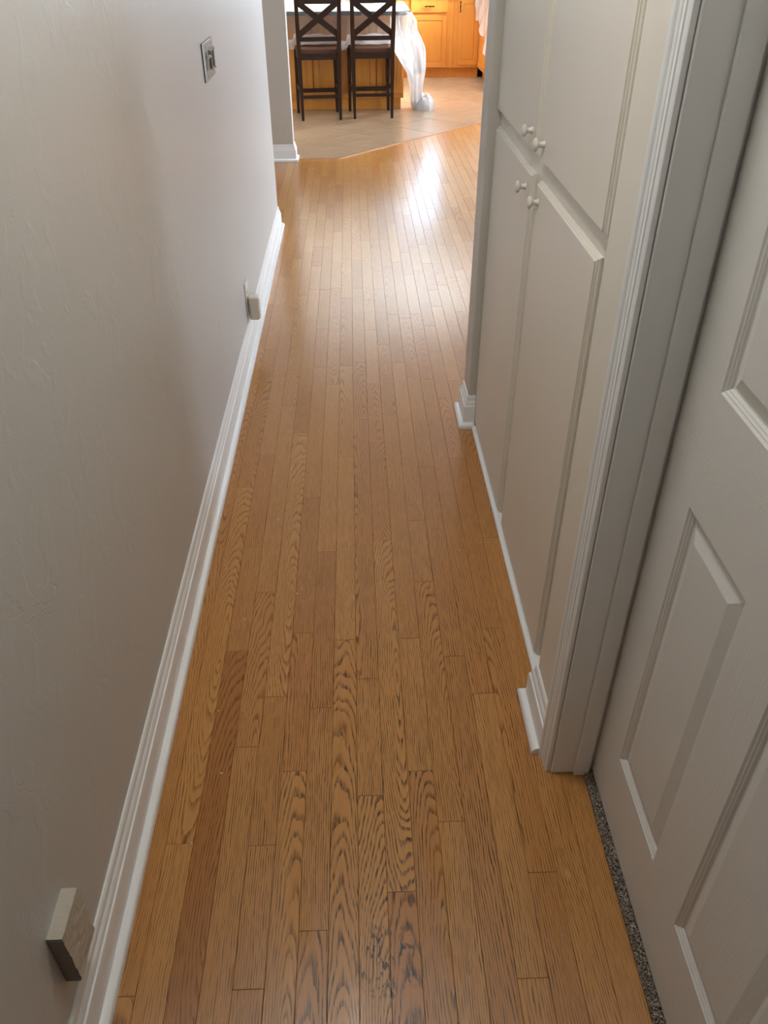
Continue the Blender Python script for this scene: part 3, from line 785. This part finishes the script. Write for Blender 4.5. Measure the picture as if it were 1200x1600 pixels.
# gathered corner: left and right outline by height
GL = [(.905,.40,.60,9.20,.10),(.83,.40,.652,9.19,.13),(.74,.40,.664,9.19,.13),(.68,.405,.705,9.20,.13),(.61,.42,.742,9.20,.13),(.55,.45,.752,9.21,.12),(.46,.505,.755,9.22,.11),(.40,.545,.756,9.25,.10),(.35,.575,.756,9.30,.09),(.25,.60,.750,9.36,.08),(.18,.615,.745,9.40,.08),(.11,.62,.755,9.42,.08),(.05,.63,.77,9.42,.08),(.006,.64,.80,9.42,.09)]
def gl(z):
    for a, b_ in zip(GL, GL[1:]):
        if b_[0] <= z <= a[0]:
            t = (a[0]-z)/(a[0]-b_[0]); return [a[q]+(b_[q]-a[q])*t for q in range(1, 5)]
    return GL[-1][1:] if z < .006 else GL[0][1:]
gc = MB(); na, nr = 72, 60
for i in range(nr+1):
    z = .905-.899*i/nr; l, r_, cy, dp = gl(z); cx, hw = (l+r_)/2, (r_-l)/2
    for k in range(na):
        a = 2*math.pi*k/na
        f = 1+.10*math.sin(7*a+z*5)+.07*math.sin(13*a-z*9)+.10*mnoise.noise(Vector((math.cos(a)*2.2, math.sin(a)*2.2, z*7)))
        ex = math.copysign(abs(math.cos(a))**.85, math.cos(a))
        gc.v.append((cx+hw*ex*(1+(f-1)*.35), cy+dp*math.sin(a)*f, z))
for i in range(nr):
    for k in range(na): gc.f.append((i*na+k, i*na+(k+1)%na, (i+1)*na+(k+1)%na, (i+1)*na+k))
gc.build('gathered_corner', 'film4', sheet, smooth=True)
pm = MB(); na, nr = 64, 20                                          # slack of the sheet lying crumpled on the tiles
for i in range(nr+1):
    t = i/nr
    for k in range(na):
        a = 2*math.pi*k/na; c_, s_ = math.cos(a), math.sin(a)
        n_ = mnoise.noise(Vector((c_*1.6, s_*1.6, 3.1)))*.28+abs(mnoise.noise(Vector((c_*4, s_*4, 7+t*2))))*.22
        rr = math.sin(t*math.pi/2)**.8*(1+n_*t)
        zz = .135*math.cos(t*math.pi/2)**.7+abs(mnoise.noise(Vector((c_*rr*3.4, s_*rr*3.4, 9))))*.05*(1-t)
        pm.v.append((.775+c_*rr*.105-.03*t*(c_ < 0), 9.44+s_*rr*.13, max(.002, zz-.006)))
for i in range(nr):
    for k in range(na): pm.f.append((i*na+k, i*na+(k+1)%na, (i+1)*na+(k+1)%na, (i+1)*na+k))
pm.build('floor_pile', 'film3', sheet, smooth=True)

# ------------------------------------------------------------------ counter stools
def make_stool():
    s = empty('bar_stool'); ORG[s.name] = Vector()
    E = 'espresso'
    for q in (-1, 1):
        mb = MB(); mb.beam((q*.1895,-.232,0), (q*.1925,-.222,.56), (.026,.026), (.040,.040)); mb.beam((q*.1925,-.222,.56), (q*.2015,-.285,1.05), (.040,.040), (.036,.030))
        mb.build('rear_leg', E, s)
        MB().beam((q*.204,.205,0), (q*.196,.200,.585), (.028,.028), (.040,.040)).build('front_leg', E, s)
        MB().beam((q*.194,-.20,.265), (q*.200,.188,.265), (.016,.030)).build('side_stretcher', E, s)
    a = MB().box(-.18,.18,-.232,-.212,.532,.588,.002); a.box(-.18,.18,.190,.210,.532,.588,.002)
    a.box(-.204,-.184,-.205,.186,.532,.588,.002); a.box(.184,.204,-.205,.186,.532,.588,.002); a.build('apron', E, s)
    # saddle seat
    st_ = MB(); n = 12; vs = []
    for i in range(n+1):
        for k in range(n+1):
            u, v = i/n*2-1, k/n*2-1; r_ = max(abs(u), abs(v))
            z = .628-.010*math.cos(u*1.4)*math.cos(v*1.2)+.004-(.010 if r_ > .99 else 0)
            st_.v.append((u*.205, -.001+v*.213, z))
    for i in range(n):
        for k in range(n): a_ = i*(n+1)+k; st_.f.append((a_,a_+n+1,a_+n+2,a_+1))
    rim = [i*(n+1) for i in range(n+1)]+[n*(n+1)+k for k in range(1,n+1)]+[i*(n+1)+n for i in range(n-1,-1,-1)]+[k for k in range(n-1,0,-1)]
    b0 = len(st_.v); st_.v += [(st_.v[q][0], st_.v[q][1], .589) for q in rim]
    L = len(rim); st_.f += [(rim[q], rim[(q+1)%L], b0+(q+1)%L, b0+q) for q in range(L)]; st_.f.append(tuple(range(b0, b0+L)))
    st_.build('seat', 'seat', s)
    yb_ = lambda z: -.222-.063*(z-.56)/.49
    def rail(z0, z1, bow):
        m_ = MB(); n = 10
        for i in range(n+1):
            x = -.185+.37*i/n; c = bow*(1-(x/.185)**2)
            for yy, zz in ((-.009,z0),(.009,z0),(.009,z1),(-.009,z1)): m_.v.append((x, yb_((z0+z1)/2)+yy-c, zz))
        for i in range(n):
            for k in range(4): a_ = i*4+k; a2 = i*4+(k+1)%4; m_.f.append((a_,a2,a2+4,a_+4))
        m_.f += [(0,1,2,3), (n*4+3,n*4+2,n*4+1,n*4)]; return m_
    rail(.690,.727,.010).build('back_rail', E, s); rail(.995,1.065,.012).build('top_rail', E, s)
    MB().beam((-.188,yb_(.738)-.004,.742), (.190,yb_(1.0)-.004,1.010), (.052,.014), side=(0,0,1)).build('cross_slat', E, s)
    MB().beam((.188,yb_(.738)+.003,.742), (-.190,yb_(1.0)+.003,1.010), (.052,.012), side=(0,0,1)).build('cross_slat', E, s)
    MB().box(-.185,.185,-.238,-.222,.198,.228,.002).build('rear_stretcher', E, s)
    MB().box(-.190,.190,.190,.208,.190,.228,.002).build('front_stretcher', E, s)
    return s
stool = make_stool(); tag(stool, 'dark espresso bar stool with X back, half behind the left wall corner', 'stool', 'counter stools at the island')
stool.location = (-.335, 9.063, 0); stool.rotation_euler.z = R(6.9)
s2_ = stool.copy(); COL.objects.link(s2_)
for ch in list(stool.children):
    c = ch.copy(); COL.objects.link(c); c.parent = s2_
s2_.location = (.195, 9.140, 0); s2_.rotation_euler.z = R(4.5)
s2_['label'] = 'dark espresso bar stool with X back, beside the bunched plastic sheet'

# ------------------------------------------------------------------ small dirt on the floor
db = MB(); rd = random.Random(11)
for (x, y) in [(-.33,1.62),(-.19,1.72),(-.27,2.08),(-.18,1.74),(.12,1.67),(.30,1.9),(-.36,1.30),(-.37,.95),(-.33,1.12),(-.30,3.9),(.33,3.1)]:
    r_ = rd.uniform(.0016, .003); db.lathe((x, y, .0002), (0,0,1), [(r_,0),(r_*.8,r_*.5),(.0002,r_*.7)], 6)
tag(db.build('crumbs', 'plastic'), 'tiny pale plaster crumbs scattered along the hallway boards', 'crumbs', kind='stuff')
